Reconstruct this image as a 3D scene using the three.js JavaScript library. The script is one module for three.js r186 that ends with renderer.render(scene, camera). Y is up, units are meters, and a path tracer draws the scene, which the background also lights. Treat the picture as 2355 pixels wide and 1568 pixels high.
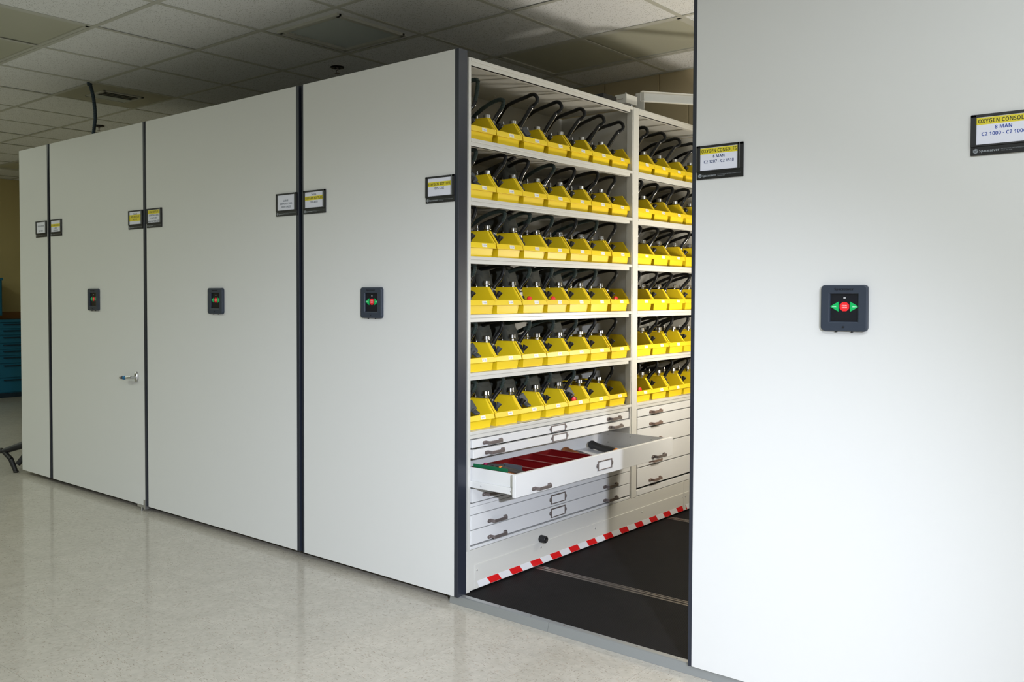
import * as THREE from 'three';
import { RoundedBoxGeometry } from 'three/addons/geometries/RoundedBoxGeometry.js';
import { mergeGeometries } from 'three/addons/utils/BufferGeometryUtils.js';
import { FontLoader } from 'three/addons/loaders/FontLoader.js';
import { TextGeometry } from 'three/addons/geometries/TextGeometry.js';
import { RectAreaLightUniformsLib } from 'three/addons/lights/RectAreaLightUniformsLib.js';

// ---------------------------------------------------------------- camera, lights, exposure
RectAreaLightUniformsLib.init();
const scene = new THREE.Scene();
const renderer = new THREE.WebGLRenderer({ antialias: true });
renderer.toneMapping = THREE.LinearToneMapping;
renderer.toneMappingExposure = 1.0;
renderer.shadowMap.enabled = true;
const camera = new THREE.PerspectiveCamera(41.214, 2355 / 1568, 0.05, 60);
camera.position.set(1.2389, 1.2471, 2.6720);
camera.rotation.set(-0.02798, 0.70940, 0.00258, 'YXZ');
camera.setViewOffset(2355, 1568, 86.7, 48.5, 2355, 1568);
camera.updateProjectionMatrix();
scene.add(camera);

const FLASH = [2.70, 1.80, 3.10], AISLE = [-0.40, 1.12, -1.60];
const flash = new THREE.SpotLight(new THREE.Color().setRGB(0.89, 0.955, 1.10), 72, 0, 0.46, 1.0, 2);
flash.position.set(...FLASH); flash.target.position.set(-1.30, -0.36, 0);
flash.castShadow = true; flash.shadow.radius = 2.4; flash.shadow.mapSize.set(2048, 2048);
scene.add(flash, flash.target);
const bulb = new THREE.PointLight(new THREE.Color().setRGB(1.0, 0.94, 0.83), 3.0, 0, 2);
bulb.position.set(...AISLE); bulb.castShadow = true; bulb.shadow.radius = 6;
scene.add(bulb);
const TUBE = new THREE.Color().setRGB(0.91, 1.0, 0.86);
const TUBE2 = new THREE.Color().setRGB(0.94, 1.0, 1.06);  // cool tint of the unseen ceiling lights added as fill
const troffersOn = [   // lit ceiling troffers out of frame, the cool ones added as fill: x, z, radiance, tube colour, what is under it
  [-7.07, 3.07, 15.5, TUBE, 'over the open floor by the blue cabinets'], [-4.63, 3.07, 11.0, TUBE, 'over the open floor across from the closed panels'],
  [-2.2, 4.29, 9.0, TUBE, 'over the open floor behind the camera'], [-8.3, 0.64, 9.0, TUBE, 'over the far end of the panel row'],
  [0.24, 2.157, 16, TUBE2, 'added as fill above the floor before the white end panel'], [1.46, 1.547, 13, TUBE2, 'added as fill above the floor beside the studio flash'], [0.24, -0.892, 9, TUBE2, 'added to brighten the back wall, above the shelving unit across the aisle']];  // unseen lights added to brighten the white panel and the back wall

// ---------------------------------------------------------------- measures (metres)
const XS = -1.1376;            // face of the open shelving
const FL = 0.010;              // floor level
const HC = 2.6487;             // ceiling grid
const HT = 2.211, HB = 0.041;  // end panels top / bottom
const P = 0.6096, GX = -2.1958, GZ = 0.9375;
const X0 = -10.4, X1 = 4.2, Z0 = -2.487, Z1 = 6.4;
const Y = [1.871, 1.635, 1.401, 1.166, 0.931, 0.694];

// ---------------------------------------------------------------- helpers
let seed = 20240611;
function rnd() { seed = (seed + 0x6D2B79F5) | 0; let t = Math.imul(seed ^ (seed >>> 15), 1 | seed); t = (t + Math.imul(t ^ (t >>> 7), 61 | t)) ^ t; return ((t ^ (t >>> 14)) >>> 0) / 4294967296; }
const rr = (a, b) => a + (b - a) * rnd();
const taken = new Map();
function numbered(n) { const k = taken.get(n) || 0; taken.set(n, k + 1); return k ? n + '_' + String(k).padStart(3, '0') : n; }
const strip = g => { for (const a of Object.keys(g.attributes)) if (!['position', 'normal', 'uv'].includes(a)) g.deleteAttribute(a); return g.index ? g.toNonIndexed() : g; };
const merge = gs => gs.length === 1 ? gs[0] : mergeGeometries(gs.map(strip), false);
function mesh(name, geos, mat, parent) {
  const m = new THREE.Mesh(Array.isArray(geos) ? merge(geos) : geos, mat);
  m.castShadow = m.receiveShadow = true;
  m.name = parent ? name : numbered(name);
  (parent || scene).add(m);
  return m;
}
function thing(name, label, category, group, pos = [0, 0, 0]) {
  const o = new THREE.Group(); o.name = numbered(name); o.position.set(...pos);
  o.userData = { label, category }; if (group) o.userData.group = group;
  scene.add(o); return o;
}
function tag(o, label, category, group) { Object.assign(o.userData, { label, category }); if (group) o.userData.group = group; return o; }
const structure = (o, label) => { o.userData.kind = 'structure'; if (label) o.userData.label = label; return o; };
// box from limits, optional rounding
function bx(x0, x1, y0, y1, z0, z1, r = 0) {
  const w = Math.abs(x1 - x0), h = Math.abs(y1 - y0), d = Math.abs(z1 - z0);
  const g = r > 0 ? new RoundedBoxGeometry(w, h, d, 1, Math.min(r, w / 2.01, h / 2.01, d / 2.01)) : new THREE.BoxGeometry(w, h, d);
  return g.translate((x0 + x1) / 2, (y0 + y1) / 2, (z0 + z1) / 2);
}
function rod(a, b, r0, r1 = r0, seg = 12) {
  const A = new THREE.Vector3(...a), B = new THREE.Vector3(...b), L = A.distanceTo(B);
  const g = new THREE.CylinderGeometry(r1, r0, L, seg);
  g.applyQuaternion(new THREE.Quaternion().setFromUnitVectors(new THREE.Vector3(0, 1, 0), B.clone().sub(A).normalize()));
  return g.translate((A.x + B.x) / 2, (A.y + B.y) / 2, (A.z + B.z) / 2);
}
const tube = (pts, r, n = 28, s = 9) => new THREE.TubeGeometry(new THREE.CatmullRomCurve3(pts.map(p => new THREE.Vector3(...p)), false, 'centripetal'), n, r, s);
function lathe(pts, seg = 20) { return new THREE.LatheGeometry(pts.map(p => new THREE.Vector2(...p)), seg); }
function uvBox(g, s = 1) {   // uv in metres on any box-like geometry
  const p = g.attributes.position, n = g.attributes.normal, uv = new Float32Array(p.count * 2);
  for (let i = 0; i < p.count; i++) {
    const ax = Math.abs(n.getX(i)), ay = Math.abs(n.getY(i)), az = Math.abs(n.getZ(i));
    let u, v; if (ay >= ax && ay >= az) { u = p.getX(i); v = p.getZ(i); } else if (ax >= az) { u = p.getZ(i); v = p.getY(i); } else { u = p.getX(i); v = p.getY(i); }
    uv[2 * i] = u * s; uv[2 * i + 1] = v * s;
  }
  g.setAttribute('uv', new THREE.BufferAttribute(uv, 2)); return g;
}

// ---------------------------------------------------------------- textures
function dataTex(n, fn, srgb = true) {
  const d = new Uint8Array(n * n * 4);
  fn(d, n);
  const t = new THREE.DataTexture(d, n, n); t.wrapS = t.wrapT = THREE.RepeatWrapping; t.magFilter = THREE.LinearFilter; t.minFilter = THREE.LinearMipmapLinearFilter; t.generateMipmaps = true;
  if (srgb) t.colorSpace = THREE.SRGBColorSpace; t.needsUpdate = true; return t;
}
const put = (d, n, x, y, c) => { const i = 4 * ((((y % n) + n) % n) * n + (((x % n) + n) % n)); d[i] = c[0]; d[i + 1] = c[1]; d[i + 2] = c[2]; d[i + 3] = 255; };
function blotch(n, k) {   // smooth tileable noise
  const a = new Float32Array(k * k).map(() => rnd());
  return (x, y) => { const fx = x / n * k, fy = y / n * k, ix = Math.floor(fx), iy = Math.floor(fy), u = fx - ix, v = fy - iy, s = u * u * (3 - 2 * u), t = v * v * (3 - 2 * v), A = (i, j) => a[((j % k) + k) % k * k + ((i % k) + k) % k]; return (A(ix, iy) * (1 - s) + A(ix + 1, iy) * s) * (1 - t) + (A(ix, iy + 1) * (1 - s) + A(ix + 1, iy + 1) * s) * t; };
}
const tileTex = dataTex(1024, (d, n) => {
  const b1 = blotch(n, 8), b2 = blotch(n, 60);
  for (let y = 0; y < n; y++) for (let x = 0; x < n; x++) { const v = (b1(x, y) - .5) * 8 + (b2(x, y) - .5) * 12 + (rnd() - .5) * 7; put(d, n, x, y, [184 + v, 178 + v, 167 + v]); }
  for (let k = 0; k < 5200; k++) {   // streaky chips of darker and lighter vinyl
    const x = rnd() * n, y = rnd() * n, L = rr(3, 14), a = rr(-.35, .35), w = rnd() < .7 ? 1 : 2, dk = rnd();
    const c = dk < .55 ? [146, 135, 120] : dk < .72 ? [118, 104, 90] : dk < .85 ? [172, 150, 132] : [204, 199, 190];
    for (let i = 0; i < L; i++) for (let j = 0; j < w; j++) put(d, n, Math.round(x + i * Math.cos(a)), Math.round(y + i * Math.sin(a) + j), c);
  }
});
const ceilTex = dataTex(512, (d, n) => {
  for (let y = 0; y < n; y++) for (let x = 0; x < n; x++) { const v = (rnd() - .5) * 10; put(d, n, x, y, [238 + v, 239 + v, 240 + v]); }
  for (let k = 0; k < 1500; k++) { const x = rnd() * n | 0, y = rnd() * n | 0, L = 1 + rnd() * 4, w = 1 + rnd() * 1.6, g = rr(96, 165); for (let i = 0; i < L; i++) for (let j = 0; j < w; j++) put(d, n, x + i, y + j + (rnd() < .3 ? 1 : 0), [g, g, g * .96]); }
});
const ribTex = dataTex(64, (d, n) => { for (let y = 0; y < n; y++) for (let x = 0; x < n; x++) { const v = 128 + 127 * Math.sin(y / n * Math.PI * 2 * 8); put(d, n, x, y, [v, v, v]); } }, false);
const matTex = dataTex(1024, (d, n) => {
  const b = blotch(n, 14), b2 = blotch(n, 90);
  for (let y = 0; y < n; y++) for (let x = 0; x < n; x++) { const v = (b(x, y) - .5) * 10 + (b2(x, y) - .5) * 8 + (rnd() - .5) * 6; put(d, n, x, y, [60 + v, 58 + v, 58 + v]); }
  for (let k = 0; k < 420; k++) { const x = rnd() * n | 0, y = rnd() * n | 0, g = rr(110, 190), s = rnd() < .8 ? 1 : 2; for (let i = 0; i < s; i++) for (let j = 0; j < s; j++) put(d, n, x + i, y + j, [g, g, g]); }
});
const clothTex = dataTex(128, (d, n) => { for (let y = 0; y < n; y++) for (let x = 0; x < n; x++) { const v = ((x % 4 < 2) ^ (y % 4 < 2) ? 14 : -14) + (rnd() - .5) * 30; put(d, n, x, y, [128 + v, 128 + v, 128 + v]); } }, false);

// ---------------------------------------------------------------- materials (linear base colours)
const C = (r, g, b) => new THREE.Color().setRGB(r, g, b);
const M = (r, g, b, rough = .6, metal = 0, extra = {}) => new THREE.MeshPhysicalMaterial({ color: C(r, g, b), roughness: rough, metalness: metal, ...extra });
const mat = {
  laminate: M(.70, .70, .685, .52), steel: M(.64, .63, .585, .36), backSteel: M(.66, .66, .64, .5), drawer: M(.74, .74, .735, .38),
  blackEdge: M(.018, .022, .034, .42), black: M(.010, .010, .011, .5), dark: M(.02, .02, .022, .7), rubber: M(.012, .012, .013, .42),
  hose: M(.006, .0065, .0065, .42, 0, { specularIntensity: .5 }), hoseGreen: M(.022, .034, .029, .6, 0, { specularIntensity: .5 }), sleeve: M(.007, .008, .010, .13, 0, { clearcoat: .6, clearcoatRoughness: .08 }),
  chrome: M(.58, .58, .57, .24, 1), brushed: M(.34, .30, .285, .42, .85), handle: M(.25, .215, .205, .45, .6), alu: M(.46, .48, .50, .42, .75), zinc: M(.55, .55, .55, .4, .9),
  bottle: M(.008, .009, .011, .45, 0, { specularIntensity: .5 }), valve: M(.018, .022, .032, .3), cone: M(.06, .066, .072, .5), olive: M(.048, .050, .040, .9, 0, { bumpMap: clothTex, bumpScale: .0006 }),
  yellow: M(.88, .64, .012, .42), yellow2: M(.86, .61, .010, .44), red: M(.80, .018, .02, .45), tapeRed: M(.72, .012, .014, .38), tapeWhite: M(.80, .80, .82, .38), tray: M(.115, .0012, .002, .4),
  tee: M(.56, .56, .50, .5), lens: M(.52, .52, .42, .35), lensOn: M(.8, .8, .75, .4, 0, { emissive: TUBE, emissiveIntensity: 1.5 }), panelMetal: M(.44, .43, .34, .5), grille: M(.50, .54, .53, .45), slot: M(.008, .008, .006, .9),
  block: M(.56, .47, .30, .75), mortar: M(.50, .42, .27, .85), wallPaint: M(.60, .50, .24, .8), plaster: M(.72, .71, .68, .8), blue: M(.003, .13, .24, .5), wood: M(.33, .15, .045, .6),
  conduit: M(.05, .075, .10, .45, .4), slate: M(.030, .040, .060, .42), screen: M(.008, .009, .014, .25), green: M(.0, .45, .16, .45), keyBlue: M(.0, .12, .28, .3),
  orange: M(.75, .25, .02, .5), rust: M(.30, .10, .025, .55), grip: M(.035, .034, .032, .6), fileSteel: M(.16, .14, .125, .45, .7), greenCard: M(.0, .12, .045, .6), white: M(.8, .8, .8, .5),
  floorTile: new THREE.MeshPhysicalMaterial({ map: tileTex, roughness: .5, clearcoat: .55, clearcoatRoughness: .09 }),
  ceilTile: new THREE.MeshPhysicalMaterial({ map: ceilTex, roughness: .95 }),
  mat1: new THREE.MeshPhysicalMaterial({ map: matTex, color: C(.14, .14, .155), specularIntensity: .35, roughness: .75, bumpMap: ribTex, bumpScale: .0011 }),
  subfloor: M(.25, .235, .21, .8),
};

// ---------------------------------------------------------------- room shell
{
  const floor = structure(mesh('floor', bx(X0 - .2, X1 + .2, FL - .15, FL - .003, Z0 - .2, Z1 + .2), mat.subfloor), 'pale speckled vinyl tile floor');
  const T = .3048, ox = -.872, oz = .211, variants = [];
  for (let k = 0; k < 8; k++) {
    const g = bx(-T / 2 + .0004, T / 2 - .0004, -.003, 0, -T / 2 + .0004, T / 2 - .0004);
    const p = g.attributes.position, uv = g.attributes.uv, du = rnd(), dv = rnd();
    for (let i = 0; i < p.count; i++) { let u = p.getX(i) / .9 + du, v = p.getZ(i) / .9 + dv; if (k % 2) [u, v] = [v, u]; uv.setXY(i, u, v); }
    variants.push(g);
  }
  const cells = [];
  for (let i = -33; i < 18; i++) for (let j = -10; j < 22; j++) {
    const x = ox + (i + .5) * T, z = oz + (j + .5) * T;
    if (x < X0 + .1 || x > X1 - .1 || z < Z0 + .1 || z > Z1 - .1) continue;
    if (z < -.1 && x > -4.9 && x < 2.6) continue;
    cells.push([x, z, Math.hypot(x - 1.24, z - 2.67) + (x - 1.24 > .2 || z > 2.4 ? 30 : 0), (i + j) & 1]);
  }
  cells.sort((a, b) => a[2] - b[2]);
  const rest = [];
  cells.forEach(([x, z, , q], k) => {
    const g = variants[(Math.floor(rnd() * 4) * 2 + q) % 8];
    if (k < 300) { const m = mesh('floor_tile', g, mat.floorTile, floor); m.position.set(x, FL, z); }
    else rest.push(g.clone().translate(x, FL, z));
  });
  mesh('floor_tiles', rest, mat.floorTile, floor).userData.kind = 'stuff';

  // ceiling: slab above, inverted tees and lay-in tiles
  const ceiling = structure(mesh('ceiling', bx(X0 - .2, X1 + .2, HC + .12, HC + .2, Z0 - .2, Z1 + .2), mat.plaster), 'suspended ceiling of white speckled tiles');
  const skip = new Set(['-4,0', '-3,0', '0,4', '1,4', '-1,2', '-5,2', '-12,4', '-11,4']);
  for (const [x, z] of troffersOn) { const j = Math.round((x - GX) / P), L = Math.round((GZ - z) / P); skip.add(j + ',' + L); skip.add((j + 1) + ',' + L); }
  const tg = []; for (let k = 0; k < 4; k++) { const g = bx(-P / 2 + .008, P / 2 - .008, 0, .015, -P / 2 + .008, P / 2 - .008); const p = g.attributes.position, uv = g.attributes.uv, d = rnd(); for (let i = 0; i < p.count; i++) { const a = p.getX(i) / .45 + d, b = p.getZ(i) / .45 + d * 3; uv.setXY(i, k % 2 ? a : b, k % 2 ? b : a); } tg.push(g); }
  for (let j = -14; j < 11; j++) for (let L = -9; L < 6; L++) {
    if (skip.has(j + ',' + L)) continue;
    let xa = GX + j * P, xb = xa + P, zb = GZ - L * P, za = zb - P;
    xa = Math.max(xa, X0); xb = Math.min(xb, X1); za = Math.max(za, Z0); zb = Math.min(zb, Z1);
    if (xb - xa < .05 || zb - za < .05) continue;
    const full = Math.abs(xb - xa - P) < 1e-6 && Math.abs(zb - za - P) < 1e-6;
    const m = mesh('ceiling_tile', full ? tg[Math.floor(rnd() * 4)] : uvBox(bx(-(xb - xa) / 2 + .004, (xb - xa) / 2 - .004, 0, .015, -(zb - za) / 2 + .004, (zb - za) / 2 - .004), 2.2), mat.ceilTile, ceiling);
    m.position.set((xa + xb) / 2, HC + .0034 + (rnd() < .12 ? .002 : 0), (za + zb) / 2);
  }
  for (let j = -13; j < 11; j++) { const x = GX + j * P; if (x < X0 + .02 || x > X1 - .02) continue; mesh('ceiling_tee', [bx(x - .012, x + .012, HC, HC + .003, Z0, Z1), bx(x - .002, x + .002, HC + .003, HC + .03, Z0, Z1)], mat.tee, ceiling); }
  for (let L = -8; L < 6; L++) { const z = GZ - L * P; if (z < Z0 + .02 || z > Z1 - .02) continue; mesh('ceiling_tee', [bx(X0, X1, HC - .0006, HC + .0025, z - .012, z + .012), bx(X0, X1, HC + .003, HC + .03, z - .002, z + .002)], mat.tee, ceiling); }
  const wa = structure(mesh('trim_1', [bx(X0, X1, HC - .003, HC + .02, Z0, Z0 + .02), bx(X0, X0 + .02, HC - .003, HC + .02, Z0, Z1)], mat.tee), 'wall angle carrying the edge of the ceiling tiles');

  // back wall of painted concrete blocks
  const back = structure(mesh('wall_back', bx(X0 - .2, X1 + .2, -.1, HC + .15, Z0 - .2, Z0 - .006), mat.mortar), 'cream painted concrete block wall');
  const bw = .4064, bh = .2032, hid = [], bg = bx(-bw / 2 + .004, bw / 2 - .004, -bh / 2 + .003, bh / 2 - .003, -.03, 0, .004);
  for (let r = 0; r < 14; r++) for (let c = -22; c < 17; c++) {
    const y = HC + .035 - (r + .5) * bh, x = -1.852 + c * bw + (r % 2 ? bw * .5 : 0);
    if (y < -.02 || x - bw / 2 < X0 || x + bw / 2 > X1) continue;
    if (r < 6 && x > -4.2 && x < .6) { const m = mesh('concrete_block', bg, mat.block, back); m.position.set(x, y, Z0 + rr(-.0008, .0008)); }
    else hid.push(bg.clone().translate(x, y, Z0));
  }
  mesh('concrete_blocks', hid, mat.block, back).userData.kind = 'stuff';
  structure(mesh('wall_left', bx(X0 - .2, X0, -.1, HC + .15, Z0, Z1 + .2), mat.wallPaint), 'ochre painted wall behind the blue cabinets');
  structure(mesh('wall_right', bx(X1, X1 + .2, -.1, HC + .15, Z0, Z1 + .2), mat.plaster), 'plain painted wall');
  structure(mesh('wall_front', bx(X0 - .2, X1 + .2, -.1, HC + .15, Z1, Z1 + .2), mat.plaster), 'plain painted wall');
}

// ---------------------------------------------------------------- ceiling fixtures
function troffer(x, z, label, lit = 0, tint = TUBE) {
  const t = thing('ceiling_troffer', label, 'ceiling light', 'ceiling troffers', [x, HC, z]);   // corner at (x, z), runs to +x 1.22 and to -z 0.61
  const W = 2 * P - .026, D = P - .026;
  mesh('frame', [bx(.013, .013 + W, .001, .03, -.013 - .022, -.013), bx(.013, .013 + W, .001, .03, -.013 - D, -.013 - D + .022), bx(.013, .035, .001, .03, -.013 - D, -.013), bx(W - .009, W + .013, .001, .03, -.013 - D, -.013), bx(.013, .013 + W, .09, .094, -.013 - D, -.013)], mat.tee, t);
  mesh('diffuser', bx(.034, W - .008, .008, .012, -.013 - D + .021, -.034), lit ? mat.lensOn : mat.lens, t);
  if (lit) {
    const l = new THREE.RectAreaLight(tint, lit, W - .06, D - .06); l.position.set(W / 2 + .013, .004, -.013 - D / 2); l.rotation.x = -Math.PI / 2; l.castShadow = true; t.add(l);
  }
  return t;
}
troffer(GX - 4 * P, GZ, 'unlit troffer with greenish diffuser above the leftmost end panels');
troffer(GX, GZ - 4 * P, 'unlit troffer with tan diffuser beside the block wall');
troffer(GX - 12 * P, GZ - 4 * P, 'unlit troffer in the far corner above the blue cabinets');
troffersOn.forEach(([x, z, s, tint, where]) => troffer(GX + Math.round((x - GX) / P) * P, GZ - Math.round((GZ - z) / P) * P, 'lit troffer ' + where, s, tint));
{
  const x = GX - P, z = GZ - 2 * P;   // return grille
  const t = thing('return_air_grille', 'square return air grille with fine louvres in the ceiling', 'air grille', null, [x + P / 2, HC, z - P / 2]);
  const a = .288, b = .232, o = .012;
  mesh('surround', [bx(-a, a, .002, .006, b + o, a), bx(-a, a, .002, .006, -a, -b - o), bx(-a, -b - o, .002, .006, -b - o, b + o), bx(b + o, a, .002, .006, -b - o, b + o)], mat.ceilTile, t);
  mesh('frame', [bx(-b - o, b + o, -.012, .006, b - .018, b + o, .002), bx(-b - o, b + o, -.012, .006, -b - o, -b + .018, .002), bx(-b - o, -b + .018, -.012, .006, -b, b, .002), bx(b - .018, b + o, -.012, .006, -b, b, .002)], mat.tee, t);
  mesh('backing', bx(-b, b, .03, .034, -b, b), mat.slot, t);
  for (let k = 0; k < 27; k++) { const zz = -b + .026 + k * (2 * b - .052) / 26; const g = bx(-b + .018, b - .018, -.0008, .0008, -.009, .009); const m = mesh('louvre', g, mat.grille, t); m.rotation.x = -.62; m.position.set(0, .006, zz); }
}
{
  const t = thing('air_diffuser', 'flat tan ceiling panel with a small slotted supply diffuser', 'air vent', null, [GX - 4.5 * P, HC, GZ - 2.5 * P]);
  mesh('panel', bx(-.29, .29, .001, .006, -.29, .29), mat.panelMetal, t);
  mesh('frame', [bx(-.135, .135, -.006, .002, .128, .15, .002), bx(-.135, .135, -.006, .002, -.15, -.128, .002), bx(-.135, -.115, -.006, .002, -.15, .15, .002), bx(.115, .135, -.006, .002, -.15, .15, .002)], mat.tee, t);
  mesh('blank_plate', bx(-.116, -.01, -.004, .001, -.13, .13), mat.grille, t);
  mesh('slot', bx(-.008, .116, -.0025, .0005, -.13, .13), mat.slot, t);
  for (let k = 0; k < 2; k++) mesh('vane', bx(.03 + k * .04, .033 + k * .04, -.005, 0, -.128, .128), mat.panelMetal, t);
}
function sprinkler(x, z, label) {
  const t = thing('fire_sprinkler', label, 'sprinkler', 'ceiling sprinklers', [x, HC, z]);
  mesh('escutcheon', lathe([[0, .004], [.012, .001], [.03, -.006], [.042, -.002], [.042, .004]], 24), M(.02, .018, .014, .35, .8), t);
  mesh('body', [rod([0, 0, 0], [0, -.018, 0], .008), rod([-.009, -.018, 0], [-.004, -.036, 0], .0022), rod([.009, -.018, 0], [.004, -.036, 0], .0022)], mat.brushed, t);
  mesh('deflector', lathe([[0, -.036], [.015, -.037], [.016, -.039], [0, -.039]], 18), mat.brushed, t);
  mesh('bulb', new THREE.SphereGeometry(.005, 10, 8).translate(.004, -.012, .008), mat.chrome, t);
}
sprinkler(-3.087, -1.06, 'pendant fire sprinkler next to the return air grille');
sprinkler(-6.124, -1.073, 'pendant fire sprinkler behind the hanging conduit');
{
  const t = thing('flexible_conduit', 'dark flexible metal conduit hanging from the ceiling behind the panels', 'conduit');
  const pts = [[-4.68, 2.652, -.275], [-4.64, 2.575, -.275], [-4.617, 2.50, -.275], [-4.607, 2.413, -.275], [-4.632, 2.316, -.275], [-4.66, 2.2115, -.275]];
  mesh('hose', tube(pts, .0108, 60, 10), mat.conduit, t);
  const c = new THREE.CatmullRomCurve3(pts.map(p => new THREE.Vector3(...p))), rings = [];
  for (let k = 0; k < 44; k++) { const p = c.getPointAt(k / 43), d = c.getTangentAt(k / 43); const g = new THREE.TorusGeometry(.0108, .0018, 5, 12); g.applyQuaternion(new THREE.Quaternion().setFromUnitVectors(new THREE.Vector3(0, 0, 1), d)); rings.push(g.translate(p.x, p.y, p.z)); }
  mesh('corrugation', rings, mat.conduit, t);
  mesh('connector', rod([-4.683, 2.66, -.275], [-4.678, 2.637, -.275], .017), mat.conduit, t);
}

// ---------------------------------------------------------------- printed cards, signs and control pads
const font = await new FontLoader().loadAsync('fonts/droid/droid_sans_bold.typeface.json');
function canvas(w, h, draw) { const c = document.createElement('canvas'); c.width = w; c.height = h; const g = c.getContext('2d'); draw(g, w, h); const t = new THREE.CanvasTexture(c); t.colorSpace = THREE.SRGBColorSpace; t.magFilter = THREE.LinearFilter; t.anisotropy = 8; return t; }
const SW = .157, SH = .106;
const stripTex = canvas(1024, 180, (g, w, h) => {
  g.fillStyle = '#0b0b0d'; g.fillRect(0, 0, w, h);
  g.fillStyle = '#8b9096'; g.beginPath(); g.moveTo(75, 40); g.lineTo(115, 62); g.lineTo(115, 116); g.lineTo(75, 150); g.lineTo(35, 116); g.lineTo(35, 66); g.closePath(); g.fill();
  g.strokeStyle = '#0b0b0d'; g.lineWidth = 7; g.beginPath(); g.moveTo(42, 76); g.lineTo(75, 96); g.lineTo(108, 74); g.moveTo(60, 118); g.lineTo(92, 104); g.stroke();
  g.fillStyle = '#9ba0a6'; g.font = 'bold 74px sans-serif'; g.textAlign = 'left'; g.textBaseline = 'alphabetic'; g.fillText('Spacesaver', 128, 122, 310);
  g.fillStyle = '#7c8086'; g.font = 'bold 26px sans-serif'; g.fillText('INFORMATION AND MATERIALS STORAGE SYSTEMS', 462, 92, 520); g.fillText('1-800-492-3434', 462, 126, 170);
});
const stripMat = new THREE.MeshPhysicalMaterial({ map: stripTex, roughness: .4 });
const signGeo = {
  body: bx(0, SW, 0, SH, 0, .004, .0012),
  frame: mergeGeometries([bx(0, .0135, .024, SH, .003, .0065, .001), bx(SW - .0185, SW, .024, SH, .003, .0065, .001), bx(0, SW, SH - .0075, SH, .003, .0065, .001), bx(0, SW, .0225, .0275, .003, .0065, .001)].map(strip)),
  line: bx(SW - .0130, SW - .0115, .026, SH, .0063, .0071), line2: bx(.0075, .0083, .026, SH, .0063, .0069),
};
function card(lines) {   // [text, baseline fraction, size, highlighted, colour]
  return new THREE.MeshPhysicalMaterial({ roughness: .55, map: canvas(640, 360, (g, w, h) => {
    g.fillStyle = '#e3e4f0'; g.fillRect(0, 0, w, h); g.textAlign = 'center'; g.textBaseline = 'middle';
    for (const [t, f, s, hi, col] of lines) {
      if (hi) { g.fillStyle = '#e0cf2e'; g.fillRect(0, (f - hi) * h, w, 2 * hi * h); }
      g.fillStyle = hi ? '#3c3a08' : (col || '#2a3654'); g.font = (hi || col ? 'bold ' : 'bold ') + s + 'px sans-serif'; g.fillText(t, w * .5, f * h, w * .95);
    }
  }) });
}
function sign(parent, x, lines, desc) {
  const s = mesh('label_holder', signGeo.body, mat.black, parent); s.position.set(x, 1.6145, .0); s.userData.label = desc;
  mesh('frame', signGeo.frame, mat.black, s); mesh('rail', signGeo.line, mat.alu, s); mesh('rail', signGeo.line2, mat.dark, s);
  const c = mesh('card', new THREE.PlaneGeometry(SW - .032, SH - .035).translate(.0135 + (SW - .032) / 2, .0275 + (SH - .035) / 2, .0046), card(lines), s); c.userData.label = 'printed card';
  mesh('brand_strip', new THREE.PlaneGeometry(SW - .002, .022).translate(SW / 2, .0115, .0043), stripMat, s);
}
const stopTex = canvas(256, 256, (g, w, h) => { g.fillStyle = '#f0252c'; g.fillRect(0, 0, w, h); g.fillStyle = '#ffd9d9'; g.textAlign = 'center'; g.textBaseline = 'middle'; g.font = 'bold 52px sans-serif'; g.fillText('STOP/', w / 2, 100); g.fillText('RESET', w / 2, 156); });
const moveTex = canvas(256, 256, (g, w, h) => { g.fillStyle = '#04b85f'; g.fillRect(0, 0, w, h); g.fillStyle = '#d5ffe6'; g.textAlign = 'center'; g.textBaseline = 'middle'; g.font = 'bold 44px sans-serif'; g.fillText('MOVE', w * .5, h / 2, 130); });
const padMat = { stop: new THREE.MeshPhysicalMaterial({ map: stopTex, roughness: .45 }), move: new THREE.MeshPhysicalMaterial({ map: moveTex, roughness: .45 }) };
function flat(pts, depth) { const s = new THREE.Shape(pts.map(p => new THREE.Vector2(...p))); const g = new THREE.ExtrudeGeometry(s, { depth, bevelEnabled: false }); const xs = pts.map(p => p[0]), ys = pts.map(p => p[1]), a = Math.min(...xs), b = Math.max(...xs), c = Math.min(...ys), d = Math.max(...ys), p = g.attributes.position, uv = g.attributes.uv; for (let i = 0; i < p.count; i++) uv.setXY(i, (p.getX(i) - a) / (b - a), (p.getY(i) - c) / (d - c)); return g; }
function roundRect(w, h, r) { const s = new THREE.Shape(); s.moveTo(-w / 2 + r, -h / 2); s.lineTo(w / 2 - r, -h / 2); s.absarc(w / 2 - r, -h / 2 + r, r, -Math.PI / 2, 0); s.lineTo(w / 2, h / 2 - r); s.absarc(w / 2 - r, h / 2 - r, r, 0, Math.PI / 2); s.lineTo(-w / 2 + r, h / 2); s.absarc(-w / 2 + r, h / 2 - r, r, Math.PI / 2, Math.PI); s.lineTo(-w / 2, -h / 2 + r); s.absarc(-w / 2 + r, -h / 2 + r, r, Math.PI, 1.5 * Math.PI); return s; }
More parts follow.
